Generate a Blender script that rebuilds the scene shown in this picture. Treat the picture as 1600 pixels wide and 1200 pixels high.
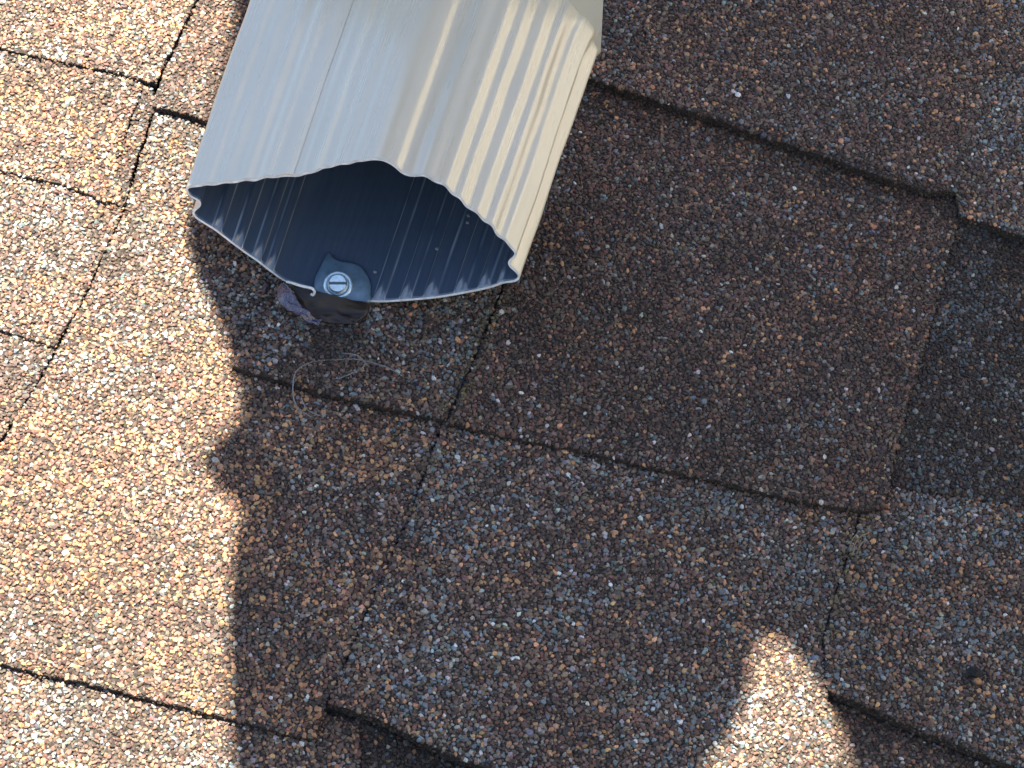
import bpy, math, random
import numpy as np
from mathutils import Vector, Matrix

# ------------------------------------------------------------------ setup
for o in list(bpy.data.objects):
    bpy.data.objects.remove(o)
scene = bpy.context.scene
C = scene.collection
rng = np.random.default_rng(7)
random.seed(7)

# All shapes are worked out in the ROOF FRAME (metres): X along the courses,
# Y up the slope, Z out of the roof.  ROOF turns that frame into the world.
PITCH = math.radians(22)
ROOF = Matrix.Rotation(PITCH, 4, 'X') @ Matrix.Identity(4)

TILT, ROLL, DIST, FPX = math.radians(35), math.radians(17), 0.86, 4537.0
c_dir = Vector((0, -math.sin(TILT), math.cos(TILT)))
up0 = Vector((0, math.cos(TILT), math.sin(TILT)))
rt0 = Vector((1, 0, 0))
cam_r = math.cos(ROLL) * rt0 + math.sin(ROLL) * up0
cam_u = math.cos(ROLL) * up0 - math.sin(ROLL) * rt0
cam_p = c_dir * DIST
cd = bpy.data.cameras.new('camera')
cam = bpy.data.objects.new('camera', cd)
C.objects.link(cam)
m = Matrix(((cam_r.x, cam_u.x, c_dir.x, cam_p.x),
            (cam_r.y, cam_u.y, c_dir.y, cam_p.y),
            (cam_r.z, cam_u.z, c_dir.z, cam_p.z), (0, 0, 0, 1)))
cam.matrix_world = ROOF @ m
cd.sensor_width = 36.0
cd.lens = 36.0 * FPX / 1600.0
cd.clip_start = 0.02
cd.clip_end = 200
scene.camera = cam

# sun (roof frame direction towards the sun)
SUN = Vector((-0.38, 0.42, 1.0)).normalized()
sw = (ROOF.to_3x3() @ SUN).normalized()
sun_el = math.asin(sw.z)
sun_az = math.atan2(sw.x, sw.y)
world = bpy.data.worlds.new('World')
scene.world = world
world.use_nodes = True
nt = world.node_tree
bg = nt.nodes['Background']
sky = nt.nodes.new('ShaderNodeTexSky')
sky.sky_type = 'NISHITA'
sky.sun_disc = False
sky.sun_elevation = sun_el
sky.sun_rotation = sun_az
sky.air_density = 1.0
sky.dust_density = 0.6
nt.links.new(sky.outputs[0], bg.inputs[0])
bg.inputs[1].default_value = 0.05
sl = bpy.data.lights.new('sun', 'SUN')
sl.energy = 5.0
sl.angle = math.radians(0.53)
sl.color = (1.0, 0.885, 0.70)
so = bpy.data.objects.new('sun', sl)
C.objects.link(so)
so.rotation_euler = sw.to_track_quat('Z', 'Y').to_euler()
so.location = sw * 3
scene.view_settings.view_transform = 'Standard'
scene.view_settings.look = 'None'
scene.view_settings.gamma = 1
scene.view_settings.exposure = 2.3
scene.render.engine = 'CYCLES'
scene.cycles.filter_width = 1.5

# ------------------------------------------------------------------ helpers
CP, CR, CU, CD = (np.array(v) for v in (cam_p, cam_r, cam_u, c_dir))


def ray(px, py):
    d = CR * (px - 800) / FPX - CU * (py - 600) / FPX - CD
    return d / np.linalg.norm(d)


def at_z(px, py, z=0.0):
    """point of the plane z (roof frame) seen in the photograph at px, py"""
    d = ray(px, py)
    return CP + d * (z - CP[2]) / d[2]


def on_plane(px, py, p0, n):
    d = ray(px, py)
    return CP + d * (np.dot(p0 - CP, n) / np.dot(d, n))


def link(o, parent=None):
    C.objects.link(o)
    if parent is not None:
        o.parent = parent
    return o


def mesh_obj(name, verts, faces, mats, parent=None, smooth=False, base=None, fmat=None):
    me = bpy.data.meshes.new(name)
    v = np.asarray(verts, dtype=float)
    if base is not None:
        v = v - np.asarray(base)
    me.from_pydata(v.tolist(), [], [tuple(int(i) for i in f) for f in faces])
    for mt in (mats if isinstance(mats, (list, tuple)) else [mats]):
        me.materials.append(mt)
    if smooth:
        me.polygons.foreach_set('use_smooth', [True] * len(me.polygons))
    if fmat is not None:
        me.polygons.foreach_set('material_index', fmat)
    me.update()
    o = bpy.data.objects.new(name, me)
    link(o, parent)
    if parent is None:
        place(o, base if base is not None else (0, 0, 0))
    return o


def place(o, base):
    o.matrix_world = ROOF @ Matrix.Translation(Vector(base))


def empty(name, base):
    o = bpy.data.objects.new(name, None)
    o.empty_display_size = 0.02
    C.objects.link(o)
    place(o, base)
    return o


def tag(o, label=None, cat=None, group=None, kind=None):
    for k, v in (('label', label), ('category', cat), ('group', group), ('kind', kind)):
        if v:
            o[k] = v
    return o


def vnoise(x, y, seed=0):
    """smooth value noise, numpy arrays in, 0..1 out"""
    r = np.random.default_rng(1000 + seed)
    tab = r.random((64, 64))
    xi, yi = np.floor(x).astype(int), np.floor(y).astype(int)
    fx, fy = x - xi, y - yi
    fx, fy = fx * fx * (3 - 2 * fx), fy * fy * (3 - 2 * fy)
    a = tab[xi % 64, yi % 64]; b = tab[(xi + 1) % 64, yi % 64]
    c = tab[xi % 64, (yi + 1) % 64]; d = tab[(xi + 1) % 64, (yi + 1) % 64]
    return (a * (1 - fx) + b * fx) * (1 - fy) + (c * (1 - fx) + d * fx) * fy


def fbm(x, y, seed=0):
    return (vnoise(x, y, seed) * .5 + vnoise(x * 2.1, y * 2.1, seed + 1) * .3
            + vnoise(x * 4.3, y * 4.3, seed + 2) * .2)


def in_poly(x, y, poly):
    inside = np.zeros(x.shape, bool)
    n = len(poly)
    j = n - 1
    for i in range(n):
        xi, yi = poly[i]; xj, yj = poly[j]
        c = ((yi > y) != (yj > y)) & (x < (xj - xi) * (y - yi) / (yj - yi + 1e-12) + xi)
        inside ^= c
        j = i
    return inside


# ------------------------------------------------------------------ materials
def mat(name):
    mt = bpy.data.materials.new(name)
    mt.use_nodes = True
    return mt, mt.node_tree.nodes, mt.node_tree.links, mt.node_tree.nodes['Principled BSDF']


def node(ns, kind, **kw):
    n = ns.new(kind)
    for k, v in kw.items():
        if k in n.inputs:
            n.inputs[k].default_value = v
        else:
            setattr(n, k, v)
    return n


def ramp(ns, stops):
    r = ns.new('ShaderNodeValToRGB')
    els = r.color_ramp.elements
    while len(els) < len(stops):
        els.new(0.5)
    for e, (p, c) in zip(els, stops):
        e.position = p
        e.color = (*c, 1) if len(c) == 3 else c
    return r


# granules: colour of each stone is its own (attribute), plus fine mineral grain
M_GRAN, ns, ls, pb = mat('mineral_granule')
at = node(ns, 'ShaderNodeAttribute', attribute_name='stone')
tc = node(ns, 'ShaderNodeTexCoord')
nz = node(ns, 'ShaderNodeTexNoise', Scale=2600.0, Detail=3.0)
rp = ramp(ns, [(0.3, (0.72, 0.72, 0.72)), (0.7, (1.25, 1.25, 1.25))])
mx = node(ns, 'ShaderNodeMix', data_type='RGBA', blend_type='MULTIPLY')
mx.inputs[0].default_value = 1.0
ls.new(tc.outputs['Object'], nz.inputs['Vector'])
ls.new(nz.outputs[0], rp.inputs[0])
ls.new(at.outputs['Color'], mx.inputs[6])
ls.new(rp.outputs[0], mx.inputs[7])
ls.new(mx.outputs[2], pb.inputs['Base Color'])
bp = node(ns, 'ShaderNodeBump', Strength=0.35, Distance=0.0002)
ls.new(nz.outputs[0], bp.inputs['Height'])
ls.new(bp.outputs[0], pb.inputs['Normal'])
pb.inputs['Roughness'].default_value = 0.62
pb.inputs['Specular IOR Level'].default_value = 0.4

# asphalt body of the shingles
M_ASPH, ns, ls, pb = mat('asphalt')
tc = node(ns, 'ShaderNodeTexCoord')
nz = node(ns, 'ShaderNodeTexNoise', Scale=900.0, Detail=4.0)
rp = ramp(ns, [(0.35, (0.012, 0.011, 0.011)), (0.7, (0.045, 0.04, 0.037))])
ls.new(tc.outputs['Object'], nz.inputs['Vector'])
ls.new(nz.outputs[0], rp.inputs[0])
ls.new(rp.outputs[0], pb.inputs['Base Color'])
bp = node(ns, 'ShaderNodeBump', Strength=0.8, Distance=0.0006)
ls.new(nz.outputs[0], bp.inputs['Height'])
ls.new(bp.outputs[0], pb.inputs['Normal'])
pb.inputs['Roughness'].default_value = 0.85

# far shingles, granules too far outside the view to build
M_FAR, ns, ls, pb = mat('granule_surface')
tc = node(ns, 'ShaderNodeTexCoord')
vo = node(ns, 'ShaderNodeTexVoronoi', Scale=650.0)
sp = node(ns, 'ShaderNodeSeparateColor')
rp = ramp(ns, [(0, (0.03, 0.024, 0.022)), (0.45, (0.07, 0.05, 0.042)), (0.62, (0.1, 0.095, 0.095)),
               (0.8, (0.17, 0.17, 0.17)), (0.9, (0.26, 0.14, 0.07)), (1, (0.35, 0.34, 0.32))])
ls.new(tc.outputs['Object'], vo.inputs['Vector'])
ls.new(vo.outputs['Color'], sp.inputs[0])
ls.new(sp.outputs[0], rp.inputs[0])
ls.new(rp.outputs[0], pb.inputs['Base Color'])
bp = node(ns, 'ShaderNodeBump', Strength=1.0, Distance=0.001)
bp.invert = True
ls.new(vo.outputs['Distance'], bp.inputs['Height'])
ls.new(bp.outputs[0], pb.inputs['Normal'])
pb.inputs['Roughness'].default_value = 0.8

# cream baked enamel outside of the pipe
M_CREAM, ns, ls, pb = mat('cream_enamel')
tc = node(ns, 'ShaderNodeTexCoord')
nz = node(ns, 'ShaderNodeTexNoise', Scale=30.0, Detail=5.0)
rp = ramp(ns, [(0.3, (0.62, 0.585, 0.48)), (0.7, (0.66, 0.62, 0.515))])
ls.new(tc.outputs['Object'], nz.inputs['Vector'])
ls.new(nz.outputs[0], rp.inputs[0])
ls.new(rp.outputs[0], pb.inputs['Base Color'])
mps = node(ns, 'ShaderNodeMapping')
mps.inputs['Scale'].default_value = (260, 9, 60)
mps.inputs['Rotation'].default_value = (0, 0, .04)
nst = node(ns, 'ShaderNodeTexNoise', Scale=1.0, Detail=6.0, Roughness=0.7)
rst = ramp(ns, [(0.36, (0.80, 0.79, 0.76)), (0.55, (1, 1, 1)), (0.72, (1.04, 1.03, 1.01))])
mst = node(ns, 'ShaderNodeMix', data_type='RGBA', blend_type='MULTIPLY')
mst.inputs[0].default_value = .06
ls.new(tc.outputs['Object'], mps.inputs[0])
ls.new(mps.outputs[0], nst.inputs['Vector'])
ls.new(nst.outputs[0], rst.inputs[0])
ls.new(rp.outputs[0], mst.inputs[6])
ls.new(rst.outputs[0], mst.inputs[7])
ls.new(mst.outputs[2], pb.inputs['Base Color'])
rr_ = ramp(ns, [(0.3, (.30, .30, .30)), (0.7, (.26, .26, .26))])
ls.new(nst.outputs[0], rr_.inputs[0])
ls.new(rr_.outputs[0], pb.inputs['Roughness'])
nf = node(ns, 'ShaderNodeTexNoise', Scale=1500.0, Detail=2.0)
ls.new(tc.outputs['Object'], nf.inputs['Vector'])
bp = node(ns, 'ShaderNodeBump', Strength=0.12, Distance=0.0002)
ls.new(nf.outputs[0], bp.inputs['Height'])
ls.new(bp.outputs[0], pb.inputs['Normal'])
pb.inputs['Metallic'].default_value = 0.14
pb.inputs['Coat Weight'].default_value = 0.45
pb.inputs['Coat Roughness'].default_value = 0.17
pb.inputs['Specular IOR Level'].default_value = 0.9

# dark blue-black back coating inside of the pipe, scratched lengthwise
M_DARK, ns, ls, pb = mat('dark_back_coating')
tc = node(ns, 'ShaderNodeTexCoord')
mp = node(ns, 'ShaderNodeMapping')
mp.inputs['Scale'].default_value = (900, 40, 400)
nz = node(ns, 'ShaderNodeTexNoise', Scale=1.0, Detail=4.0)
rp = ramp(ns, [(0.35, (0.058, 0.084, 0.130)), (0.72, (0.072, 0.100, 0.152)), (0.85, (0.11, 0.14, 0.18))])
ls.new(tc.outputs['Object'], mp.inputs[0])
ls.new(mp.outputs[0], nz.inputs['Vector'])
ls.new(nz.outputs[0], rp.inputs[0])
wr = node(ns, 'ShaderNodeAttribute', attribute_name='wear_glint')
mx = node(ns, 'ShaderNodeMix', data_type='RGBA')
mx.inputs[7].default_value = (.50, .56, .63, 1)  # pale tone of worn rib edges and of the painted lip glint
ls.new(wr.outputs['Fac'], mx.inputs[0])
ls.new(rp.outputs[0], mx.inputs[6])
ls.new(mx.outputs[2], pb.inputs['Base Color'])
pb.inputs['Roughness'].default_value = 0.16
pb.inputs['Specular IOR Level'].default_value = 1.0


def simple(name, col, rough=.5, metal=0.0, spec=.5, trans=0.0, alpha=1.0, nscale=400.0, var=0.25):
    mt, ns, ls, pb = mat(name)
    tc = node(ns, 'ShaderNodeTexCoord')
    nz = node(ns, 'ShaderNodeTexNoise', Scale=nscale, Detail=4.0)
    a = tuple(c * (1 - var) for c in col); b = tuple(min(1, c * (1 + var)) for c in col)
    rp = ramp(ns, [(0.3, a), (0.7, b)])
    ls.new(tc.outputs['Object'], nz.inputs['Vector'])
    ls.new(nz.outputs[0], rp.inputs[0])
    ls.new(rp.outputs[0], pb.inputs['Base Color'])
    pb.inputs['Roughness'].default_value = rough
    pb.inputs['Metallic'].default_value = metal
    pb.inputs['Specular IOR Level'].default_value = spec
    pb.inputs['Transmission Weight'].default_value = trans
    pb.inputs['Alpha'].default_value = alpha
    return mt


M_EDGE = simple('bare_cut_metal', (0.70, 0.74, 0.78), .35, 0.0)
M_ZINC = simple('zinc_plated_steel', (0.64, 0.80, 0.90), .25, 0.6, nscale=900, var=.15)
M_TAB = simple('blue_grey_metal', (0.13, 0.21, 0.29), .3, 0.2, var=.2)
M_SLOT = simple('dark_slot_fill', (0.07, 0.11, 0.14), .5)
M_FILM = simple('violet_plastic_film', (0.10, 0.10, 0.17), .15, 0, .8, 0.0, 0.72)
M_TAPE = simple('brown_butyl', (0.018, 0.013, 0.014), .45, 0, .5, nscale=120, var=.4)
M_THREAD = simple('clear_silicone', (0.28, 0.31, 0.35), .15, 0, .8, 0.5)
M_STRAW = simple('dry_straw', (0.19, 0.15, 0.09), .7)
M_MOSS = simple('dry_lichen', (0.12, 0.10, 0.045), .9)
M_SIDING = simple('cream_siding', (0.50, 0.48, 0.43), .5, nscale=20, var=.06)
M_CASTER = simple('cream_caster', (0.60, 0.55, 0.44), .5, nscale=20, var=.06)

# ------------------------------------------------------------------ roof
roof = mesh_obj('roof', [(-1.4, -1.2, -.0095), (1.4, -1.2, -.0095), (1.4, 1.2, -.0095), (-1.4, 1.2, -.0095),
                         (-1.4, -1.2, -.03), (1.4, -1.2, -.03), (1.4, 1.2, -.03), (-1.4, 1.2, -.03)],
                [(0, 1, 2, 3), (7, 6, 5, 4), (0, 4, 5, 1), (1, 5, 6, 2), (2, 6, 7, 3), (3, 7, 4, 0)], M_FAR)
tag(roof, 'asphalt shingle roof slope', kind='structure')

KS = 0.0029 / 0.140        # how fast a shingle dips under the course above


class Piece:
    """one shingle tab: photo outline, height of its lower edge, lower edge line"""
    def __init__(self, name, t, low, outline, w, dark=1.0, label=None):
        self.name, self.t, self.w, self.dark, self.label = name, t * .001, w, dark, label
        a, b = at_z(*low[0], self.t), at_z(*low[1], self.t)
        d = (b - a)[:2]; d /= np.linalg.norm(d)
        self.n = np.array((-d[1], d[0]))
        if self.n[1] < 0:
            self.n = -self.n
        self.a = a[:2]
        pts = []
        n = len(outline)
        for i in range(n):
            p, q = outline[i], outline[(i + 1) % n]
            inside = all(-60 < v[0] < 1660 and -60 < v[1] < 1260 for v in (p, q))
            k = max(1, int(math.hypot(q[0] - p[0], q[1] - p[1]) / (9 if True else 40)))
            k = min(k, 160)
            for s in range(k):
                f = s / k
                pts.append((p[0] + (q[0] - p[0]) * f, p[1] + (q[1] - p[1]) * f))
        self.poly = []
        for i, (x, y) in enumerate(pts):
            z = self.t
            for _ in range(4):
                P = at_z(x, y, z)
                z = self.z(P[0], P[1])
            j = 0.00028
            self.poly.append((P[0] + random.uniform(-j, j), P[1] + random.uniform(-j, j)))

    def z(self, x, y):
        return self.t - KS * ((x - self.a[0]) * self.n[0] + (y - self.a[1]) * self.n[1])


# colour mixes: dark brown, maroon, grey brown, blue grey, pale grey, tan orange, white
W_BROWN = (.32, .27, .22, .07, .035, .08, .005)
W_GREY = (.26, .17, .23, .18, .075, .085, .008)
W_RED = (.36, .34, .16, .05, .03, .05, .005)
W_DARK = (.46, .12, .14, .22, .04, .025, .005)
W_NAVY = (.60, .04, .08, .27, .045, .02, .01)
W_TAN = (.17, .26, .22, .03, .08, .23, .008)
W_PALE = (.15, .18, .28, .08, .17, .13, .012)
PIECES = [
    # course at the bottom of the view
    Piece('S0', 3.7, [(0, 1600), (1600, 2000)], [(-400, 900), (560, 1130), (560, 1600), (-400, 1600)], W_PALE),
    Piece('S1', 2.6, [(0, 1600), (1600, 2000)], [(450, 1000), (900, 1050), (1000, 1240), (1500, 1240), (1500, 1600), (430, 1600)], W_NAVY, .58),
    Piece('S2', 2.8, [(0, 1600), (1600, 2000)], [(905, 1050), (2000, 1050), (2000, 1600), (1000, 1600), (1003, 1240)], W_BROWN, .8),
    # middle course
    Piece('Q0', 3.6, [(0, 1035), (510, 1163)],
          [(-400, 936), (0, 1035), (60, 1052), (140, 1068), (210, 1086), (300, 1107), (370, 1125), (440, 1143), (489, 1155),
           (512, 1098), (560, 985), (640, 800), (689, 662), (720, 560), (560, 300), (420, 200), (240, 200), (197, 327), (164, 398), (141, 453), (113, 503), (66, 592), (4, 692), (-60, 800), (-400, 850)], W_TAN, 1.0),
    Piece('Q1', 4.5, [(515, 1098), (1290, 1390)],
          [(514, 1098), (600, 1126), (700, 1178), (800, 1215), (1000, 1290), (1290, 1390), (1310, 1180), (1290, 1075), (1284, 1000),
           (1312, 900), (1342, 806), (1400, 600), (740, 520), (693, 665), (643, 800), (563, 985)], W_GREY, 1.1),
    Piece('Q2', 3.9, [(1300, 1082), (1600, 1200)],
          [(1293, 1078), (1370, 1110), (1450, 1146), (1600, 1202), (2000, 1360), (2000, 600), (1400, 560), (1346, 806),
           (1315, 902), (1287.5, 1000)], W_GREY, 1.0),
    # course under the outlet
    Piece('P0', 3.7, [(0, 480), (690, 652)],
          [(362, 572), (380, 577), (450, 596), (520, 618), (600, 635), (696, 656), (734, 572), (776, 470),
           (880, 100), (600, -300), (560, 200), (440, 420)], W_GREY, .95),
    Piece('P3', 1.35, [(0, 480), (690, 652)],
          [(119, 502), (200, 528), (300, 553), (380, 574), (520, 610), (600, 200), (560, -300), (320, -100), (243, 168), (198, 322), (164.5, 396), (141, 451)], W_PALE, .95),
    Piece('P1', 4.5, [(705, 660), (1340, 797)],
          [(700, 659), (800, 683), (900, 702), (1000, 725), (1100, 746), (1240, 779), (1340, 797), (1378, 792), (1392, 738), (1420, 620), (1455, 500),
           (1498, 338), (1540, 100), (890, -100), (850, 240), (781, 472), (739, 573)], W_RED, .95),
    Piece('P2', 2.9, [(1378, 760), (1600, 790)],
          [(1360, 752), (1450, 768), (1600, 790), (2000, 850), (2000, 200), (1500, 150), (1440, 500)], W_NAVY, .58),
    # top right course
    Piece('C0', 4.9, [(930, 125), (1490, 300)],
          [(640, 40), (930, 125), (985, 142), (1050, 165), (1130, 190), (1200, 215), (1290, 245), (1400, 284), (1450, 297), (1494, 300), (1530, 190), (1560, 60), (1640, -400), (640, -400)],
          W_BROWN, 1.15),
    Piece('C1', 4.3, [(1500, 338), (1600, 370)],
          [(1501, 337), (1545, 350), (1600, 371), (2000, 500), (2000, -400), (1600, -400), (1500, 60), (1460, 190), (1440, 280), (1494, 300)], W_GREY, 1.2),
    # pieces left of the long cut
    Piece('M3', 2.8, [(0, 900), (-400, 800)],
          [(-400, 400), (137, 440), (133, 456), (108, 503), (61, 590), (-1, 690), (-65, 798), (-400, 845)], W_BROWN, 1.0),
    Piece('M2', 2.2, [(0, 515), (95, 543)],
          [(-400, 410), (0, 515), (60, 533), (84, 540), (108, 502), (137, 449), (162, 394), (193, 326), (196, 160), (-400, 100)], W_PALE, 1.05),
    Piece('M1', 2.2, [(0, 265), (195, 322)],
          [(-400, 150), (0, 265), (50, 277), (100, 289), (150, 309), (193, 322), (181, 250), (222, 135), (240, -40), (-400, -100)],
          W_TAN, 1.1),
    Piece('MS', 1.6, [(0, 265), (195, 322)],
          [(184, 250), (196, 318), (205, 270), (240, 170), (236, 130), (226, 132)], W_BROWN, 1.0),
    Piece('M0', 2.4, [(0, 74), (225, 125)],
          [(-400, -30), (0, 74), (40, 84), (100, 97), (160, 108), (228, 127), (242, 128), (320, -30), (420, -400), (-400, -400)], W_TAN, 1.15),
    Piece('N0', 2.0, [(243, 168), (320, 187)],
          [(239, 166), (285, 176), (322, 187), (520, 220), (640, 30), (640, -400), (426, -400), (326, -30), (260, 108), (246, 140)], W_RED, 1.1),
]

# palette
PAL = np.array([(.060, .042, .036), (.122, .068, .052), (.145, .106, .084), (.122, .145, .160),
                (.26, .25, .235), (.37, .205, .112), (.46, .46, .45)])

# granule templates
def make_templates(n, big):
    out = []
    for _ in range(n):
        k = 6 if big else 5
        a0 = np.sort(rng.random(k) * .5 + np.arange(k)) / k * 2 * np.pi
        r0 = 1 + rng.uniform(-.22, .22, k)
        v = [(np.cos(a) * r, np.sin(a) * r, -.45) for a, r in zip(a0, r0)]
        f = []
        if big:
            r1 = r0 * rng.uniform(.72, .95, k)
            v += [(np.cos(a + .1) * r, np.sin(a + .1) * r, rng.uniform(.22, .55)) for a, r in zip(a0, r1)]
            v.append((rng.uniform(-.3, .3), rng.uniform(-.3, .3), rng.uniform(.55, .8)))
            for i in range(k):
                j = (i + 1) % k
                f += [(i, j, k + j), (i, k + j, k + i), (k + i, k + j, 2 * k)]
        else:
            v.append((rng.uniform(-.3, .3), rng.uniform(-.3, .3), .6))
            for i in range(k):
                f.append((i, (i + 1) % k, k))
        out.append((np.array(v), np.array(f)))
    return out


TB, TS = make_templates(40, True), make_templates(16, False)


def granule_arrays(x, y, z, rad, col, temps):
    """stack granules into vertex / face / colour arrays"""
    n = len(x)
    tv = np.stack([t[0] for t in temps]); tf = np.stack([t[1] for t in temps])
    ti = rng.integers(0, len(temps), n)
    V = tv[ti].copy()
    asp = rng.uniform(.52, 1.0, n)
    V[:, :, 1] *= asp[:, None]
    V[:, :, 2] *= rng.uniform(.45, .85, n)[:, None]
    tilt = rng.normal(0, .22, n); tilt2 = rng.normal(0, .22, n)
    V[:, :, 2] += V[:, :, 0] * tilt[:, None] + V[:, :, 1] * tilt2[:, None]
    a = rng.uniform(0, 2 * np.pi, n)
    ca, sa = np.cos(a)[:, None], np.sin(a)[:, None]
    X = V[:, :, 0] * ca - V[:, :, 1] * sa
    Y = V[:, :, 0] * sa + V[:, :, 1] * ca
    P = np.stack([X * rad[:, None] + x[:, None], Y * rad[:, None] + y[:, None],
                  V[:, :, 2] * rad[:, None] + z[:, None]], -1)
    nv = P.shape[1]
    F = tf[ti] + (np.arange(n) * nv)[:, None, None]
    Cc = np.repeat(col[:, None, :], nv, 1)
    return P.reshape(-1, 3), F.reshape(-1, 3), Cc.reshape(-1, 3)


def raw_mesh(name, V, F, col, material):
    me = bpy.data.meshes.new(name)
    me.vertices.add(len(V)); me.vertices.foreach_set('co', V.astype(np.float32).ravel())
    me.loops.add(len(F) * 3); me.loops.foreach_set('vertex_index', F.astype(np.int32).ravel())
    me.polygons.add(len(F))
    me.polygons.foreach_set('loop_start', np.arange(0, len(F) * 3, 3, dtype=np.int32))
    try:
        me.polygons.foreach_set('loop_total', np.full(len(F), 3, dtype=np.int32))
    except Exception:
        pass
    at = me.attributes.new('stone', 'FLOAT_COLOR', 'POINT')
    at.data.foreach_set('color', np.concatenate([col, np.ones((len(col), 1))], 1).astype(np.float32).ravel())
    me.materials.append(material)
    me.update(calc_edges=True)
    me.shade_flat()
    return me


# area of the roof that carries real granules
corn = [at_z(-230, -200), at_z(1830, -200), at_z(1830, 1400), at_z(-230, 1400)]
bx0, bx1 = min(c[0] for c in corn), max(c[0] for c in corn)
by0, by1 = min(c[1] for c in corn), max(c[1] for c in corn)
quad = [(c[0], c[1]) for c in corn]


def scatter(sp):
    gx = np.arange(bx0, bx1, sp); gy = np.arange(by0, by1, sp * .87)
    X, Y = np.meshgrid(gx, gy)
    X[1::2] += sp / 2
    X = (X + rng.uniform(-.36, .36, X.shape) * sp).ravel(); Y = (Y + rng.uniform(-.36, .36, Y.shape) * sp).ravel()
    k = in_poly(X, Y, quad)
    return X[k], Y[k]


def owner(X, Y):
    top = np.full(X.shape, -1); zz = np.full(X.shape, -9.0)
    for i, p in enumerate(PIECES):
        k = in_poly(X, Y, p.poly)
        z = p.z(X, Y)
        b = k & (z > zz)
        top[b] = i; zz[b] = z[b]
    return top, zz


def to_px(X, Y, Z):
    d = np.stack([X, Y, Z], -1) - CP
    w = -(d @ CD)
    return 800 + FPX * (d @ CR) / w, 600 - FPX * (d @ CU) / w


def colours(X, Y, own, Z):
    n = len(X)
    W = np.array([p.w for p in PIECES])[own]
    D = np.array([p.dark for p in PIECES])[own]
    n1 = fbm(X * 55, Y * 55, 3)      # blue patches
    n2 = fbm(X * 48 + 9, Y * 48, 11)   # warm patches
    n3 = fbm(X * 20 + 3, Y * 20, 21)
    W = W.copy()
    W[:, 3] *= np.clip((n1 - .3) * 4, .15, 3)
    W[:, 4] *= np.clip((n1 - .25) * 3.2, .3, 2.5)
    W[:, 5] *= np.clip((n2 - .3) * 4.2, .15, 3)
    W[:, 1] *= np.clip((n2 - .2) * 3, .4, 2)
    # grit worn and weathered greenish along the open joints
    px, py = to_px(X, Y, Z)
    cw = np.cumsum(W, 1); cw /= cw[:, -1:]
    pick = (rng.random(n)[:, None] > cw).sum(1)
    c = PAL[np.clip(pick, 0, 6)]
    c = c * np.exp(rng.normal(0, .22, n))[:, None] * (1 + rng.normal(0, .06, (n, 3)))
    n4 = fbm(X * 130 + 7, Y * 130, 41)      # thin and rich spots in the grit
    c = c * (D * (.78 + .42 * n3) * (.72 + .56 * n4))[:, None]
    # factory-blended dark bands printed along the shingle tabs
    def band(ax, ay, bx_, by_, w, k):
        L = math.hypot(bx_ - ax, by_ - ay); ux, uy = (bx_ - ax) / L, (by_ - ay) / L
        t = (px - ax) * ux + (py - ay) * uy; q = (px - ax) * -uy + (py - ay) * ux
        inside = np.clip(1 - np.maximum(np.maximum(-t, t - L) / 40, 0), 0, 1) * np.clip((w - q) / (w * .7), 0, 1) * (q > -4)
        return 1 - k * inside
    for b in ((930, 125, 1480, 300, 60, .45), (1500, 340, 1700, 400, 90, .35), (514, 1098, 720, 1190, 90, .5),
              (1300, 1082, 1600, 1200, 60, .35), (400, 585, 690, 655, 30, .2)):
        c *= band(*b)[:, None]
    # brown sealant run soaked into the grit below the screw
    ex = (px - 520 - 6 * np.sin(py / 9)) / 52; ey = (py - 522) / 52
    st_ = np.clip(1.5 - 1.5 * (ex ** 2 + ey ** 2), 0, 1) * .72
    c = c * (1 - st_[:, None]) + np.array((.030, .024, .022)) * st_[:, None]
    # weathered olive grit in the joint right of the outlet and by the lower joint
    for (ax, ay, bx_, by_, w) in ((778, 470, 700, 665, 26), (1345, 815, 1290, 990, 22), (690, 700, 640, 800, 18)):
        L = math.hypot(bx_ - ax, by_ - ay); ux, uy = (bx_ - ax) / L, (by_ - ay) / L
        t = (px - ax) * ux + (py - ay) * uy; q = np.abs((px - ax) * -uy + (py - ay) * ux)
        g = np.clip(1 - q / w, 0, 1) * ((t > -10) & (t < L + 10)) * (rng.random(n) < .4)
        c = c * (1 - g[:, None]) + np.array((.11, .09, .045)) * g[:, None] * np.exp(rng.normal(0, .3, n))[:, None]
    return np.clip(c, .004, .7)


XB, YB = scatter(.00128)
OB, ZB = owner(XB, YB)
XS, YS = scatter(.00118)
OS, ZS = owner(XS, YS)
kb, ks_ = OB >= 0, OS >= 0
XB, YB, OB, ZB = XB[kb], YB[kb], OB[kb], ZB[kb]
XS, YS, OS, ZS = XS[ks_], YS[ks_], OS[ks_], ZS[ks_]
CB, CS = colours(XB, YB, OB, ZB), colours(XS, YS, OS, ZS)
RB = np.clip(rng.normal(.00078, .00017, len(XB)), .00045, .00145)
RS = np.clip(rng.normal(.00062, .0001, len(XS)), .0004, .0009)

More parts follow.
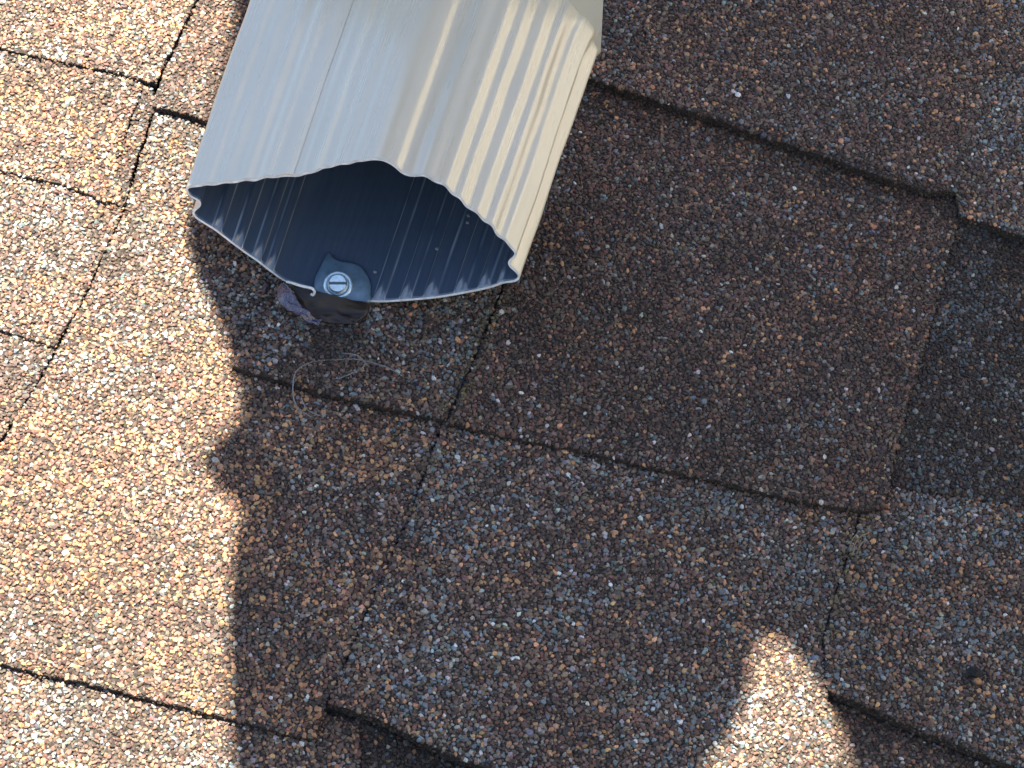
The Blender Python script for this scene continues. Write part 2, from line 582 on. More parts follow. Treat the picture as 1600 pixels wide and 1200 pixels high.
print('granules', len(XB), len(XS))
for i, p in enumerate(PIECES):
    poly = p.poly
    n = len(poly)
    th = .0034
    V = [(x, y, p.z(x, y)) for x, y in poly] + [(x, y, p.z(x, y) - th) for x, y in poly]
    F = [tuple(range(n)), tuple(range(2 * n - 1, n - 1, -1))] + [(j, n + j, n + (j + 1) % n, (j + 1) % n) for j in range(n)]
    a2 = sum(poly[j][0] * poly[(j + 1) % n][1] - poly[(j + 1) % n][0] * poly[j][1] for j in range(n))
    if a2 < 0:
        F = [tuple(reversed(f)) for f in F]
    sh = mesh_obj('shingle', V, F, M_ASPH, roof)
    k, q = OB == i, OS == i
    Vb, Fb, Cb = granule_arrays(XB[k], YB[k], ZB[k] + .0002, RB[k], CB[k], TB)
    Vs, Fs, Cs = granule_arrays(XS[q], YS[q], ZS[q] + .0001, RS[q], CS[q], TS)
    pp = np.array(poly); qq = np.roll(pp, -1, 0)
    ln = np.linalg.norm(qq - pp, axis=1)
    inview = in_poly(pp[:, 0], pp[:, 1], quad)
    ex, ey = [], []
    for jj_ in np.nonzero(inview)[0]:
        for _ in range(max(1, int(ln[jj_] / .00035))):
            f_ = random.random(); ex.append(pp[jj_, 0] * (1 - f_) + qq[jj_, 0] * f_); ey.append(pp[jj_, 1] * (1 - f_) + qq[jj_, 1] * f_)
    ex = np.array(ex) + rng.normal(0, .00018, len(ex)); ey = np.array(ey) + rng.normal(0, .00018, len(ey))
    ez = p.z(ex, ey) - rng.uniform(.0001, .0030, len(ex))
    ec = PAL[rng.choice([0, 0, 0, 1, 2], len(ex))] * rng.uniform(.25, .8, len(ex))[:, None]
    Ve, Fe, Ce = granule_arrays(ex, ey, ez, rng.uniform(.00035, .00065, len(ex)), ec, TB)
    Vb, Fb, Cb = np.concatenate([Vb, Ve]), np.concatenate([Fb, Fe + len(Vb)]), np.concatenate([Cb, Ce])
    me = raw_mesh('granules', np.concatenate([Vb, Vs]), np.concatenate([Fb, Fs + len(Vb)]), np.concatenate([Cb, Cs]), M_GRAN)
    g = bpy.data.objects.new('granules', me)
    link(g, sh)
    g['kind'] = 'stuff'

# shingles going on beyond the view
for row in range(-7, 8):
    y0 = row * .143 + .02
    x = -1.35 + (row % 3) * .09
    while x < 1.3:
        w = random.choice((.12, .17, .22, .26))
        t = random.choice((-.0052, -.0040))
        x1 = min(x + w, 1.39)
        zt = lambda y: t - .003 * (y - y0) / .15
        y1 = y0 + .17
        V = [(x, y0, zt(y0)), (x1 - .001, y0, zt(y0)), (x1 - .001, y1, zt(y1)), (x, y1, zt(y1))]
        V += [(a, b, c - .003) for a, b, c in V]
        mid = ((x + x1) / 2, y0 + .08)
        if not in_poly(np.array([mid[0]]), np.array([mid[1]]), [(q[0] * 1.0, q[1] * 1.0) for q in quad])[0] and y1 < 1.19:
            mesh_obj('shingle', V, [(0, 1, 2, 3), (7, 6, 5, 4), (0, 4, 5, 1), (1, 5, 6, 2), (2, 6, 7, 3), (3, 7, 4, 0)], M_FAR, roof)
        x = x1 + .001

# ------------------------------------------------------------------ downspout
TOP = [(291, 292), (317.5, 288.5), (351, 285.6), (374, 282), (402, 280), (419, 276), (435.6, 275.3), (460, 274.2), (477, 270.6),
       (495.6, 265), (514, 260), (542, 254.8), (562.5, 250.4), (580.5, 247.3), (598.5, 248.6), (614, 256), (630, 267), (646, 270.6),
       (661.5, 274), (677, 282), (697.5, 294), (724.5, 317), (747, 337), (765, 350.5), (776, 364), (790, 377.5),
       (802, 387.7), (808, 396.7)]
RIGHT = [(803, 404.5), (796.6, 409.5), (799, 416), (808, 423.7), (813.5, 432.5), (806, 440.2)]
BOT = [(787.6, 442.8), (772, 448.5), (754, 453), (720, 459.7), (686, 465.3), (652.5, 468.7), (607.5, 472), (583, 472), (545, 468),
       (507, 460), (480, 452), (445, 440), (420.6, 423.4), (402, 409), (383, 396), (360.6, 379.4), (336, 360.6), (317.5, 349), (304, 340)]
LEFT = [(299.7, 332.5), (302.5, 327), (310, 321.5), (311, 315.5), (303, 311), (293.5, 305)]
BETA = math.radians(14)
e_v = np.array((0, math.sin(BETA), math.cos(BETA)))
e_u = np.array((1.0, 0, 0))
pn = np.cross(e_u, e_v)
lip = at_z(590, 472, .0075)               # the lower lip rests on the granules
rim3 = [on_plane(x, y, lip, pn) for x, y in TOP + RIGHT + BOT + LEFT]
UV = np.array([((p - lip) @ e_u, (p - lip) @ e_v) for p in rim3])
# side the point belongs to: 0 top, 1 right, 2 bottom, 3 left
tags = [0] * len(TOP) + [1] * len(RIGHT) + [2] * len(BOT) + [3] * len(LEFT)
# smooth closed curve (Catmull-Rom), evenly resampled
dense, dtag = [], []
N = len(UV)
for i in range(N):
    p0, p1, p2, p3 = UV[i - 1], UV[i], UV[(i + 1) % N], UV[(i + 2) % N]
    for s in range(10):
        t = s / 10
        dense.append(.5 * ((2 * p1) + (-p0 + p2) * t + (2 * p0 - 5 * p1 + 4 * p2 - p3) * t * t + (-p0 + 3 * p1 - 3 * p2 + p3) * t ** 3))
        dtag.append(tags[i])
dense = np.array(dense); dtag = np.array(dtag)
seg = np.linalg.norm(np.roll(dense, -1, 0) - dense, axis=1)
cum = np.concatenate([[0], np.cumsum(seg)])
NP = 900
tgt = np.linspace(0, cum[-1], NP, endpoint=False)
loop_pts = np.array([np.array([np.interp(s, cum, np.append(dense[:, k], dense[0, k])) for k in (0, 1)]) for s in tgt])
def gsm(a, sg):
    k_ = np.exp(-.5 * (np.arange(-20, 21) / sg) ** 2); k_ /= k_.sum()
    return np.convolve(np.concatenate([a[-20:], a, a[:20]]), k_, 'valid')


loop_pts = np.stack([gsm(loop_pts[:, 0], 2.6), gsm(loop_pts[:, 1], 2.6)], 1)
loop_tag = dtag[np.clip(np.searchsorted(cum, tgt, side='right') - 1, 0, len(dtag) - 1)]
tan = np.roll(loop_pts, -1, 0) - np.roll(loop_pts, 1, 0)
tan /= np.linalg.norm(tan, axis=1)[:, None]
nor = np.stack([-tan[:, 1], tan[:, 0]], 1)       # outward: loop runs clockwise (left -> top -> right)
cen = loop_pts.mean(0)
kern = np.exp(-.5 * (np.arange(-60, 61) / 16.0) ** 2); kern /= kern.sum()
loop_soft = np.stack([np.convolve(np.concatenate([loop_pts[-60:, c], loop_pts[:, c], loop_pts[:60, c]]), kern, 'valid') for c in (0, 1)], 1)


def u_of(px, top):
    """lateral coordinate of a rim feature given by its photo x"""
    src = TOP if top else BOT[::-1]
    y = np.interp(px, [p[0] for p in src], [p[1] for p in src])
    return (on_plane(px, y, lip, pn) - lip) @ e_u


def ridge(u, c, w, h, s=.35):
    """flat-topped rib: centre c, half width w, height h, soft shoulder"""
    d = np.abs(u - c)
    return h * np.clip((w * (1 + s) - d) / (w * 2 * s), 0, 1)


U = loop_pts[:, 0]
disp = np.zeros(NP)
topm, botm = loop_tag == 0, loop_tag == 2
for px, w, h in ((350, 1.5, .5), (383, 1.2, .45), (412, 1.3, .5), (447, 2.2, .45), (476, .8, .3), (505, 1.0, .45), (530, 1.6, .5), (556, 1.0, .35), (322, 1.0, .4), (640, 2.2, -.7), (668, 1.8, .5)):
    disp += topm * ridge(U, u_of(px, True), w * .001, h * .001, .7)
for px, w, h in ((693, 1.7, .95), (718, 1.3, .8), (744, 1.6, .95), (768, 1.3, .8), (789, 1.1, .7)):
    disp += topm * ridge(U, u_of(px, True), w * .001, h * .001, .8)
# ribs pressed inward on the lower wall (seen inside as pairs of bright lines)
rib = np.zeros(NP); relc = np.zeros(NP); wear_glint = np.zeros(NP)
for px, w in ((336, 1.3), (368, 1.4), (398, 1.2), (418, 1.2), (592, 1.5), (634, 1.5), (673, 1.8), (720, 1.5), (757, 1.4), (786, 1.0)):
    rib += botm * ridge(U, u_of(px, False), w * .001, .0010, .22)
    relc = np.maximum(relc, botm * np.clip(1 - np.abs(U - u_of(px, False)) / (w * .0012), 0, 1))
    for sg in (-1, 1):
        wear_glint = np.maximum(wear_glint, botm * np.clip(1 - np.abs(U - u_of(px, False) - sg * w * .00110) / .00024, 0, 1))

disp = gsm(disp, 2.6)
rib = gsm(rib, 1.3)
THETA = math.radians(7)


def axis_dir(px0, px1, p0, theta):
    """direction with elevation theta whose picture runs from px0 towards px1"""
    n = np.cross(ray(*px0), ray(*px1))          # plane of sight
    # a = (cos t * sin g, cos t * cos g, sin t); a . n = 0
    A, B, Cc = n[0] * math.cos(theta), n[1] * math.cos(theta), n[2] * math.sin(theta)
    r = math.hypot(A, B); ph = math.atan2(A, B)
    best = None
    for s in (1, -1):
        g = ph + s * math.acos(max(-1, min(1, -Cc / r)))
        a = np.array((math.cos(theta) * math.sin(g), math.cos(theta) * math.cos(g), math.sin(theta)))
        if a[1] > 0 and abs(a[0]) < .6:
            best = a
    return best


ax = axis_dir((590, 365), (690, 70), lip, THETA)
print('axis', ax)
L1 = .0835
spine = [(lip, ax, 1.0)]
elbow_dir = np.array((-.20, .22, .95)); elbow_dir /= np.linalg.norm(elbow_dir)
TH = .0007


def ring_at(base, s, dirn, inner, plane_c=None):
    """profile swept to distance s along the axis, with dents and slight widening"""
    f = s / L1
    k = np.clip(s / .006, 0, 1)
    g = np.clip(s / (.0008 + .0052 * relc), 0, 1)
    dd = disp - rib * g * g * (3 - 2 * g)
    # ribs fade out near the crimp; gentle hand dents
    fl = np.clip((s - (L1 - .009)) / .009, 0, 1); fl = fl * fl * (3 - 2 * fl)
    fade = 1 - .6 * fl
    dent = (fbm(U * 38 + 5, np.full(NP, s * 22 + 3), 31) - .5) * .0016 * min(1, s / .02)
    dent += topm * -.0011 * math.exp(-((s - .062) / .016) ** 2) * np.exp(-((U - (u_of(790, True))) / .007) ** 2)
    off = dd * fade + dent - (TH if inner else 0)
    q = loop_pts * (1 - .5 * fl) + loop_soft * (.5 * fl) + nor * off[:, None]
    wid = 1 + .05 * f + .022 * fl
    q = np.stack([cen[0] + (q[:, 0] - cen[0]) * wid, cen[1] + (q[:, 1] - cen[1]) * (1 - .02 * f)], 1)
    return base + q[:, :1] * e_u + q[:, 1:] * e_v + dirn * s


steps = [0, .0008, .0016, .0024, .0032, .004, .005] + list(np.linspace(.0065, L1, 46))
outer = [ring_at(lip, s, ax, False) for s in steps]
inner = [ring_at(lip, s, ax, True) for s in steps]
ds = empty('downspout', lip)
tag(ds, 'cream painted corrugated metal downspout with an open dented outlet lying on the roof', 'downspout')


def tube_mesh(name, outer, inner, parent, base, rim0=True, rim1=False, noise=True):
    V = []; F = []; FM = []
    n = len(outer[0])
    for r in outer + inner:
        V += list(r)
    V = np.array(V)
    R = len(outer)
    for r in range(R - 1):
        for j in range(n):
            k = (j + 1) % n
            F.append((r * n + j, r * n + k, (r + 1) * n + k, (r + 1) * n + j)); FM.append(0)
            b = R * n
            F.append((b + r * n + j, b + (r + 1) * n + j, b + (r + 1) * n + k, b + r * n + k)); FM.append(1)
    if rim0:
        for j in range(n):
            k = (j + 1) % n
            F.append((j, R * n + j, R * n + k, k)); FM.append(2)
    return mesh_obj(name, V, F, [M_CREAM, M_DARK, M_EDGE], parent, True, base, FM)


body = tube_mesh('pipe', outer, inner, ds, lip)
# keep the cut rim crisp
me = body.data
wa = me.attributes.new('wear_glint', 'FLOAT', 'POINT')
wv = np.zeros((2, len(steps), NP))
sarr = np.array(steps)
for j in np.nonzero(wear_glint > 0)[0]:
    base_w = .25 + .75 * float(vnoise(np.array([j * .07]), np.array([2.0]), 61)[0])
    wv[1, :, j] = wear_glint[j] * base_w * np.clip(1.5 * vnoise(sarr * 160, np.full(len(sarr), j * .11), 62), .1, 1)
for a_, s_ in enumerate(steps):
    wv[1, a_, :] = np.maximum(wv[1, a_, :], .32 * np.clip((relc * 1.4 - s_ / .0045), 0, 1))  # sky glint at the lip, painted as paler rib ends
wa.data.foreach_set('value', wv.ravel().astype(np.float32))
sm = np.ones(len(me.polygons), bool)
mi = np.zeros(len(me.polygons), np.int32); me.polygons.foreach_get('material_index', mi)
sm[mi == 2] = False
me.polygons.foreach_set('use_smooth', sm)

# elbow: starts slightly outside the pipe's end at the crimp and rises to the wall
last_o, last_i = outer[-1], inner[-1]
cen3 = last_o.mean(0)


def elbow_ring(src, t, grow):
    # rotates the end profile towards the wall while moving along an arc, then straight
    ang = min(t, .02) / .02 * math.radians(38)
    q = src - cen3
    ca, sa = math.cos(ang), math.sin(ang)
    R = np.array(((1, 0, 0), (0, ca, -sa), (0, sa, ca)))
    q = (q * grow) @ R.T
    ctr = src.mean(0)
    return ctr + (src - ctr) * grow + elbow_dir * t


ts = [0, .0003, .0012, .003, .006, .011, .02, .05, .1, .2, .32]
eo = [elbow_ring(last_o, t, 1.0 if t == 0 else 1.016) for t in ts]
ei = [elbow_ring(last_i, t, 1.0) for t in ts]
elbow = tube_mesh('elbow', eo, ei, ds, lip, False)

# seam overlapping on the upper wall
seam_px = [(436, 275.4), (461, 274.4)]
sv, sf = [], []
ia = int(np.argmin(np.abs(U - u_of(434, True)) + (~topm) * 9)); ib = int(np.argmin(np.abs(U - u_of(459, True)) + (~topm) * 9))
idx = list(range(min(ia, ib), max(ia, ib) + 1))
for s in steps[:30]:
    for j in idx:
        o_ = ring_at(lip, s - .0004 if s == 0 else s, ax, False)[j] if False else None
rows = steps
for r, s in enumerate(rows):
    ro = outer[r]
    for j in idx:
        n3 = nor[j][0] * e_u + nor[j][1] * e_v
        sv.append(ro[j] + n3 * .00022)
m_ = len(idx)
for r in range(len(rows) - 1):
    for j in range(m_ - 1):
        sf.append((r * m_ + j, r * m_ + j + 1, (r + 1) * m_ + j + 1, (r + 1) * m_ + j))
nb = len(sv)
sv += [v - 0.0004 * e_v for v in sv]
sf2 = [tuple(reversed([i + nb for i in f])) for f in sf]
side = []
for r in range(len(rows) - 1):
    a, b = r * m_, (r + 1) * m_
    side.append((a, b, b + nb, a + nb))
    a, b = a + m_ - 1, b + m_ - 1
    side.append((b, a, a + nb, b + nb))
for j in range(m_ - 1):
    side.append((j + 1, j, j + nb, j + 1 + nb))
mesh_obj('seam', sv, sf + sf2 + side, M_CREAM, ds, False, lip)


# ------------------------------------------------------------------ screw and tab on the lower wall
def floor_pt(px, py, lift=0.0):
    """point of the inner lower wall seen at px, py: intersect the sight ray with the swept lower rim"""
    d = ray(px, py)
    best, bt = None, 1e9
    for r in range(len(steps) - 1):
        ring = inner[r]
        for j in bot_idx:
            p = ring[j]
            t = (p - CP) @ d
            e = np.linalg.norm(CP + d * t - p)
            if e < bt:
                bt, best = e, p
    n = n_floor
    tt = np.dot(best + n * lift - CP, n) / np.dot(d, n)
    return CP + d * tt


bot_idx = [j for j in range(NP) if botm[j]]
n_floor = None
# local normal of the lower wall near the screw
d = ray(528, 447)
bt = 1e9
for r in range(len(steps) - 1):
    for j in bot_idx:
        p = inner[r][j]; t = (p - CP) @ d; e = np.linalg.norm(CP + d * t - p)
        if e < bt:
            bt, rr, jj = e, r, j
tu = inner[rr][(jj - 18) % NP] - inner[rr][(jj + 18) % NP]
n_floor = np.cross(tu, ax); n_floor /= np.linalg.norm(n_floor)
if n_floor[2] < 0:
    n_floor = -n_floor
print('floor normal', n_floor)
fp = inner[rr][jj]

# rounded tab the screw holds, lifted a little off the wall
tab_px = [(576, 472), (579, 458), (579.5, 446), (575, 432), (567, 420), (558, 413), (545, 410), (532, 408), (521, 403), (514, 395), (508, 402),
          (500, 418), (492, 436), (492, 450), (500, 458), (520, 464), (545, 470)]


def smooth_px(pts, k=5):
    out = []
    n = len(pts)
    P = np.array(pts, float)
    for i in range(n):
        p0, p1, p2, p3 = P[i - 1], P[i], P[(i + 1) % n], P[(i + 2) % n]
        for s in range(k):
            t = s / k
            out.append(tuple(.5 * ((2 * p1) + (-p0 + p2) * t + (2 * p0 - 5 * p1 + 4 * p2 - p3) * t * t + (-p0 + 3 * p1 - 3 * p2 + p3) * t ** 3)))
    return out


tp = smooth_px(tab_px)
lift = .0012
tabc = floor_pt(535, 440, lift)
top3 = [on_plane(x, y, tabc, n_floor) for x, y in tp]
low3 = [p - n_floor * .0009 for p in top3]
inn3 = [tabc + (p - tabc) * .93 + n_floor * .00035 for p in top3]
n = len(tp)
Vt = inn3 + top3 + low3
Ft = [tuple(range(n))] + [(j, n + j, n + (j + 1) % n, (j + 1) % n) for j in range(n)] + \
     [(n + j, 2 * n + j, 2 * n + (j + 1) % n, n + (j + 1) % n) for j in range(n)]
fn = np.cross(top3[n // 3] - top3[0], top3[2 * n // 3] - top3[0])
if fn @ n_floor < 0:
    Ft = [tuple(reversed(f)) for f in Ft]
tab = mesh_obj('mounting_tab', Vt, Ft, M_TAB, ds, True, lip)
tab['label'] = 'rounded blue-grey metal tab under the screw'


def lathe(profile, c, zdir, xdir, seg=48):
    zdir = zdir / np.linalg.norm(zdir)
    xdir = xdir - zdir * (xdir @ zdir); xdir /= np.linalg.norm(xdir)
    ydir = np.cross(zdir, xdir)
    V, F = [], []
    for r, h in profile:
        for k in range(seg):
            a = 2 * math.pi * k / seg
            V.append(c + xdir * r * math.cos(a) + ydir * r * math.sin(a) + zdir * h)
    for i in range(len(profile) - 1):
        for k in range(seg):
            q = (k + 1) % seg
            F.append((i * seg + k, i * seg + q, (i + 1) * seg + q, (i + 1) * seg + k))
    F.append(tuple(range((len(profile) - 1) * seg, len(profile) * seg)))
    return V, F


sc = on_plane(528, 446, tabc + n_floor * .0006, n_floor)
zs = n_floor * .55 + CD * .6; zs /= np.linalg.norm(zs)      # driven in slightly crooked
xs = np.array(CR)
prof = [(.00435, -.0016), (.00440, .0000), (.00432, .0005), (.0040, .00085), (.0035, .0009), (.00335, .0006), (.00325, .0005),
        (.0031, .0006), (.0030, .0015), (.0028, .0019), (.0024, .00205)]
V, F = lathe(prof, sc, zs, xs)
screw = mesh_obj('screw', V, F, M_ZINC, ds, True, lip)
screw['label'] = 'zinc plated slotted screw head'
V, F = lathe([(.0033, .0001), (.00318, .00075), (.0027, .00078)], sc, zs, xs)
V2, F2 = lathe([(.00275, .00195), (.0026, .00212)], sc, zs, xs)
gr_ = mesh_obj('slot_dark', V + V2, F + [tuple(i + len(V) for i in f) for f in F2], M_SLOT, screw, False, lip)  # dark disc and ring set into the slot and groove
# slotted face: two half discs with the slot between them
for sgn in (1, -1):
    V, seg = [], 20
    ys_ = np.cross(zs, xs - zs * (xs @ zs)); ys_ /= np.linalg.norm(ys_)
    xx = np.cross(ys_, zs)
    a0 = math.asin(.00038 / .0026)
    ring = [(.0026 * math.cos(a), .0026 * math.sin(a) * sgn) for a in np.linspace(a0, math.pi - a0, seg)]
    for h, k in ((.0019, 1.0), (.00245, 1.0), (.0026, .93)):
        cx, cy = 0, .0012 * sgn
        for (x, y) in ring:
            V.append(sc + xx * (cx + (x - cx) * k) + ys_ * (cy + (y - cy) * k) + zs * h)
    F = []
    for r in range(2):
        for j in range(seg):
            q = (j + 1) % seg
            F.append((r * seg + j, r * seg + q, (r + 1) * seg + q, (r + 1) * seg + j))
    F.append(tuple(range(2 * seg, 3 * seg)))
    if sgn < 0:
        F = [tuple(reversed(f)) for f in F]
    mesh_obj('screw_face', V, F, M_ZINC, screw, False, lip)


def tube_path(pts, rad, seg=8):
    pts = [np.array(p) for p in pts]
    V, F = [], []
    for i, p in enumerate(pts):
        t = pts[min(i + 1, len(pts) - 1)] - pts[max(i - 1, 0)]; t = t / (np.linalg.norm(t) + 1e-12)
        a = np.cross(t, (0.1, .2, 1)); a /= np.linalg.norm(a); b = np.cross(t, a)
        r = rad(i / (len(pts) - 1)) if callable(rad) else rad
        for k in range(seg):
            g = 2 * math.pi * k / seg
            V.append(p + a * r * math.cos(g) + b * r * math.sin(g))
    for i in range(len(pts) - 1):
        for k in range(seg):
            q = (k + 1) % seg
            F.append((i * seg + k, i * seg + q, (i + 1) * seg + q, (i + 1) * seg + k))
    F.append(tuple(reversed(range(seg)))); F.append(tuple(range((len(pts) - 1) * seg, len(pts) * seg)))
    return V, F


def curve_px(pts, k=6):
    P = np.array(pts, float)
    out = []
    for i in range(len(P) - 1):
        p0, p1, p2, p3 = P[max(i - 1, 0)], P[i], P[i + 1], P[min(i + 2, len(P) - 1)]
        for s in range(k):
            t = s / k
            out.append(.5 * ((2 * p1) + (-p0 + p2) * t + (2 * p0 - 5 * p1 + 4 * p2 - p3) * t * t + (-p0 + 3 * p1 - 3 * p2 + p3) * t ** 3))
    out.append(P[-1])
    return out


# torn lip of the outlet, curled over
tl = curve_px([(447, 440, .0125), (456, 442, .0125), (470, 446.5, .0120), (482, 449, .0118), (488, 451, .0118), (491.5, 456, .0108), (489, 461, .0098), (486, 459, .0098)])
V, F = tube_path([at_z(*q[:2], q[2]) for q in tl], lambda f: .00042)
mesh_obj('torn_lip', V, F, M_EDGE, ds, True, lip)

# ------------------------------------------------------------------ bits lying under the outlet
def sheet(name, left, right, nz_, amp, material, thick=.00025, cols=10, k=8):
    """crumpled thin sheet between two photo curves, each point (px, py, height)"""
    Lc, Rc = curve_px(left, k), curve_px(right, k)
    V = []
    for a, b in zip(Lc, Rc):
        for c in range(cols):
            f = c / (cols - 1)
            q = a * (1 - f) + b * f
            P = at_z(q[0], q[1], q[2])
            nn = float(fbm(np.array([P[0] * nz_]), np.array([P[1] * nz_]), 51)[0] - .5)
            P = P + np.array((0, 0, 1)) * amp * nn
            V.append(P)
    R = len(Lc)
    n = len(V)
    V += [p - np.array((0, 0, thick)) for p in V]
    F = []
    for r in range(R - 1):
        for c in range(cols - 1):
            f = (r * cols + c, r * cols + c + 1, (r + 1) * cols + c + 1, (r + 1) * cols + c)
            F += [f, tuple(i + n for i in reversed(f))]
    edge = [c for c in range(cols)] + [r * cols + cols - 1 for r in range(1, R)] + [(R - 1) * cols + c for c in range(cols - 2, -1, -1)] + [r * cols for r in range(R - 2, 0, -1)]
    for i, a in enumerate(edge):
        b = edge[(i + 1) % len(edge)]
        F.append((b, a, a + n, b + n))
    base = np.array(V).mean(0)
    return mesh_obj(name, V, F, material, None, True, base)


film = sheet('plastic_strip', [(443, 441, .014), (455, 452, .012), (466, 468, .011), (476, 482, .0095), (490, 492, .008), (503, 500, .0068)],
             [(434, 452, .010), (434, 468, .0085), (446, 481, .0085), (464, 490, .009), (478, 500, .0075), (496, 509, .0062)], 330, .0040, M_FILM)
tag(film, 'crumpled violet-grey plastic film strip hanging from the torn lower lip of the outlet', 'plastic strip')
tape = sheet('sealant_smear', [(452, 445, .009), (466, 464, .0075), (476, 480, .0056), (490, 494, .0049), (500, 502, .0044)],
             [(577, 474, .0085), (577, 481, .0068), (576, 488, .0055), (566, 497, .0048), (552, 506, .0043)], 500, .0012, M_TAPE, .0006, 22)
tag(tape, 'dark brown sealant smear on the shingle just below the screw', 'sealant')
th = empty('silicone_thread', at_z(458, 617, .006))
tag(th, 'looping clear silicone thread lying on the shaded shingle below the outlet', 'thread')
th_base = at_z(458, 617, .006)
for pts in ([(487, 652, .0052), (466, 638, .0056), (458, 617, .0075), (460, 587, .009), (472, 572, .0088), (495, 564, .0078), (525, 562, .0075), (550, 561, .007), (575, 565, .0065), (605, 574, .0062), (628, 587, .006)],
            [(528, 592, .0056), (550, 583, .0065), (570, 570, .0072), (560, 556, .0078), (538, 552, .0078)],
            [(500, 650, .0052), (480, 640, .0058), (470, 620, .0062)]):
    V, F = tube_path([at_z(*q[:2], q[2] + .0006) for q in curve_px(pts, 7)], lambda f: .00015 + .00006 * math.sin(f * 9))
    mesh_obj('strand', V, F, M_THREAD, th, True, th_base)

st = empty('straw_bit', at_z(1345, 845, .006))
tag(st, 'curled dry straw wisp in the joint above the sunlit patch', 'straw')
stb = at_z(1345, 845, .006)
for pts in ([(1332, 868, .0052), (1336, 850, .006), (1345, 838, .0068), (1354, 834, .0066)],
            [(1338, 866, .0052), (1344, 852, .0062), (1350, 845, .006)],
            [(1328, 862, .0052), (1330, 846, .006), (1339, 834, .006)]):
    V, F = tube_path([at_z(*q[:2], q[2]) for q in curve_px(pts, 5)], .00018, 6)
    mesh_obj('stem', V, F, M_STRAW, st, True, stb)

# dark pellet with a loose orange grain (lower right)
def pebble(name, px, py, z, rx, ry, rz, material, seed, parent=None, base=None):
    r = np.random.default_rng(seed)
    V, F = [], []
    P0 = at_z(px, py, z)
    A, B = 7, 12
    for i in range(A):
        a = math.pi * i / (A - 1)
        for j in range(B):
            b = 2 * math.pi * j / B
            k = 1 + r.uniform(-.14, .14)
            V.append(P0 + np.array((rx * math.sin(a) * math.cos(b), ry * math.sin(a) * math.sin(b), rz * math.cos(a))) * k)
    for i in range(A - 1):
        for j in range(B):
            q = (j + 1) % B
            F.append((i * B + j, (i + 1) * B + j, (i + 1) * B + q, i * B + q))
    return mesh_obj(name, V, F, material, parent, False, P0 if base is None else base)


M_BLACK = simple('black_tar', (0.006, 0.006, 0.007), .8)
M_ORANGE = simple('orange_grit', (0.36, 0.19, 0.085), .7)
pe = pebble('tar_blob', 1524, 1051, .0055, .0024, .0017, .0012, M_BLACK, 3)
tag(pe, 'small black tar blob on the shaded shingle at the lower right', 'tar blob')
gr = pebble('loose_grain', 1528, 1064, .0060, .0011, .0009, .0008, M_ORANGE, 4)
tag(gr, 'single orange grain touching the small black tar blob', 'grain')
gw = pebble('loose_grain', 1153, 148, .0075, .0010, .0008, .0007, simple('white_grit', (0.72, 0.74, 0.76), .4), 5)
tag(gw, 'bright white grain on the brown shingle right of the downspout', 'grain')

M_PALE = simple('pale_grit', (.22, .23, .25), .6)
for q, (x, y) in enumerate(((732, 337), (731, 348), (683, 389), (586, 425))):
    P = floor_pt(x, y, .0005)
    V = pebble('loose_grain', 0, 0, .0, .0006, .0005, .0004, M_PALE, 20 + q)
    V.matrix_world = ROOF @ Matrix.Translation(Vector(P))
    tag(V, ('tiny pale grain high on the dark inner wall under the right slope of the rim', 'tiny pale grain just below the highest one inside the outlet',
            'tiny pale grain midway across the ribbed right part of the dark inner wall', 'tiny pale grain beside the rounded tab of the screw')[q], 'grain', 'pale grains inside the outlet')

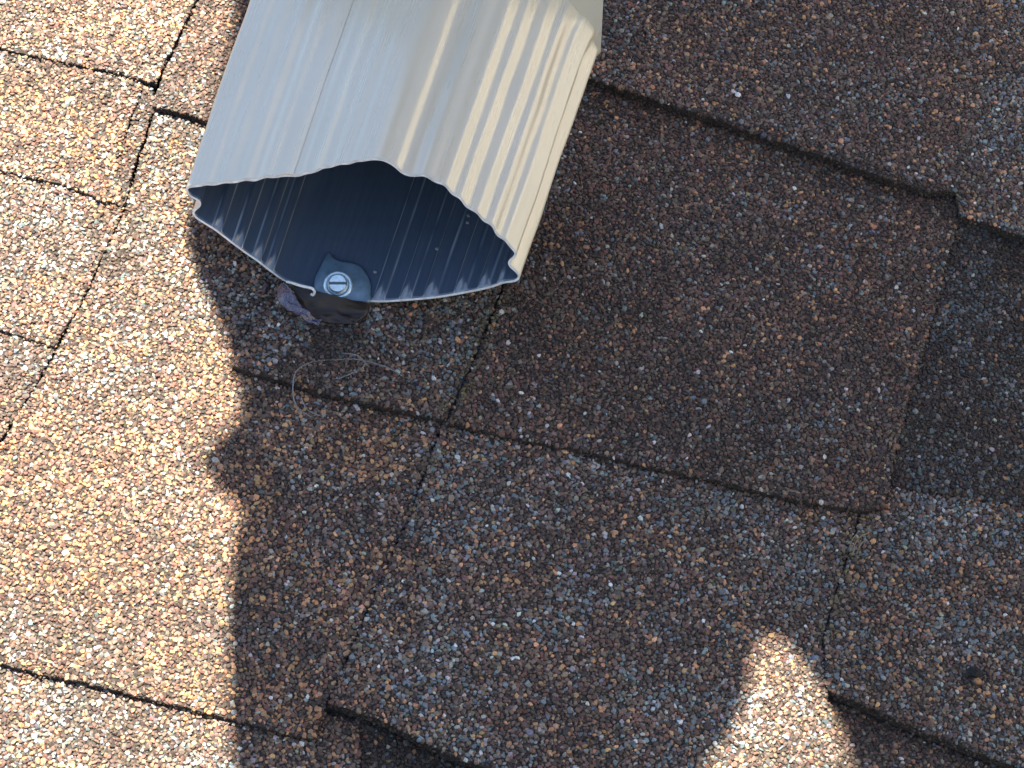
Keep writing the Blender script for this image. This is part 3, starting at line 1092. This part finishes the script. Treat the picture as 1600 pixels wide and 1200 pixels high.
# ------------------------------------------------------------------ unseen slab added to cast the shade, cut to the shadow's outline
HC = .52
shade_px = [(420, -260), (352, 100), (292, 330), (294, 385), (318, 440), (345, 500), (366, 560), (380, 620), (374, 655), (340, 688), (315, 712), (342, 736),
            (372, 760), (380, 800), (367, 860), (361, 950), (362, 1100), (370, 1250), (380, 1420), (700, 1480), (960, 1330), (1048, 1215),
            (1085, 1155), (1125, 1105), (1148, 1045), (1154, 995), (1168, 958), (1205, 958), (1245, 1008), (1290, 1065), (1322, 1130), (1348, 1205),
            (1400, 1330), (1520, 1480), (1950, 1480), (1860, -300)]
k = HC / SUN.z
P2 = []
for x, y in shade_px:
    p = at_z(x, y, .005)
    P2.append((p[0] + SUN.x * k, p[1] + SUN.y * k))
caster_y_max = max(p[1] for p in P2)
print('caster bounds', min(p[0] for p in P2), max(p[0] for p in P2), min(p[1] for p in P2), caster_y_max)
n = len(P2)
V = [(x, y, HC) for x, y in P2] + [(x, y, HC + .018) for x, y in P2]
F = [tuple(range(n)), tuple(range(2 * n - 1, n - 1, -1))] + [(j, n + j, n + (j + 1) % n, (j + 1) % n) for j in range(n)]
ov = mesh_obj('shade_caster', V, F, M_CASTER, None, False, (P2[0][0], P2[0][1], HC))
tag(ov, 'cream board added out of view to cast the shade on the shingles', 'shade caster')

wx = .62
ox = max(p[0] for p in P2) - .03
for yy in (min(p[1] for p in P2) + .16, caster_y_max - .08):  # beams added to carry the unseen shade slab
    V = [(a, b, c) for c in (HC + .0185, HC + .058) for a, b in ((ox - .10, yy), (wx + .02, yy), (wx + .02, yy + .035), (ox - .10, yy + .035))]
    mesh_obj('caster_beam', V, [(3, 2, 1, 0), (4, 5, 6, 7), (0, 1, 5, 4), (1, 2, 6, 5), (2, 3, 7, 6), (3, 0, 4, 7)], M_CASTER, ov, False, (P2[0][0], P2[0][1], HC))
V = [(wx, -.9, -.03), (wx + .1, -.9, -.03), (wx + .1, 1.1, -.03), (wx, 1.1, -.03)]
wl = empty('bounce_wall', (wx, 0, 0))  # unseen wall added to throw warm light onto the downspout
tag(wl, 'cream clapboard wall added out of view on the right to bounce warm light', 'wall')
for i in range(7):
    z0, z1 = -.03 + i * .11, -.03 + (i + 1) * .11
    V = [(wx, -.9, z0), (wx + .014, -.9, z1), (wx + .014, 1.1, z1), (wx, 1.1, z0), (wx + .1, -.9, z0), (wx + .1, -.9, z1), (wx + .1, 1.1, z1), (wx + .1, 1.1, z0)]
    mesh_obj('siding_board', V, [(0, 1, 2, 3), (4, 7, 6, 5), (0, 4, 5, 1), (3, 2, 6, 7), (1, 5, 6, 2), (0, 3, 7, 4)], M_SIDING, wl, False, (wx, 0, 0))
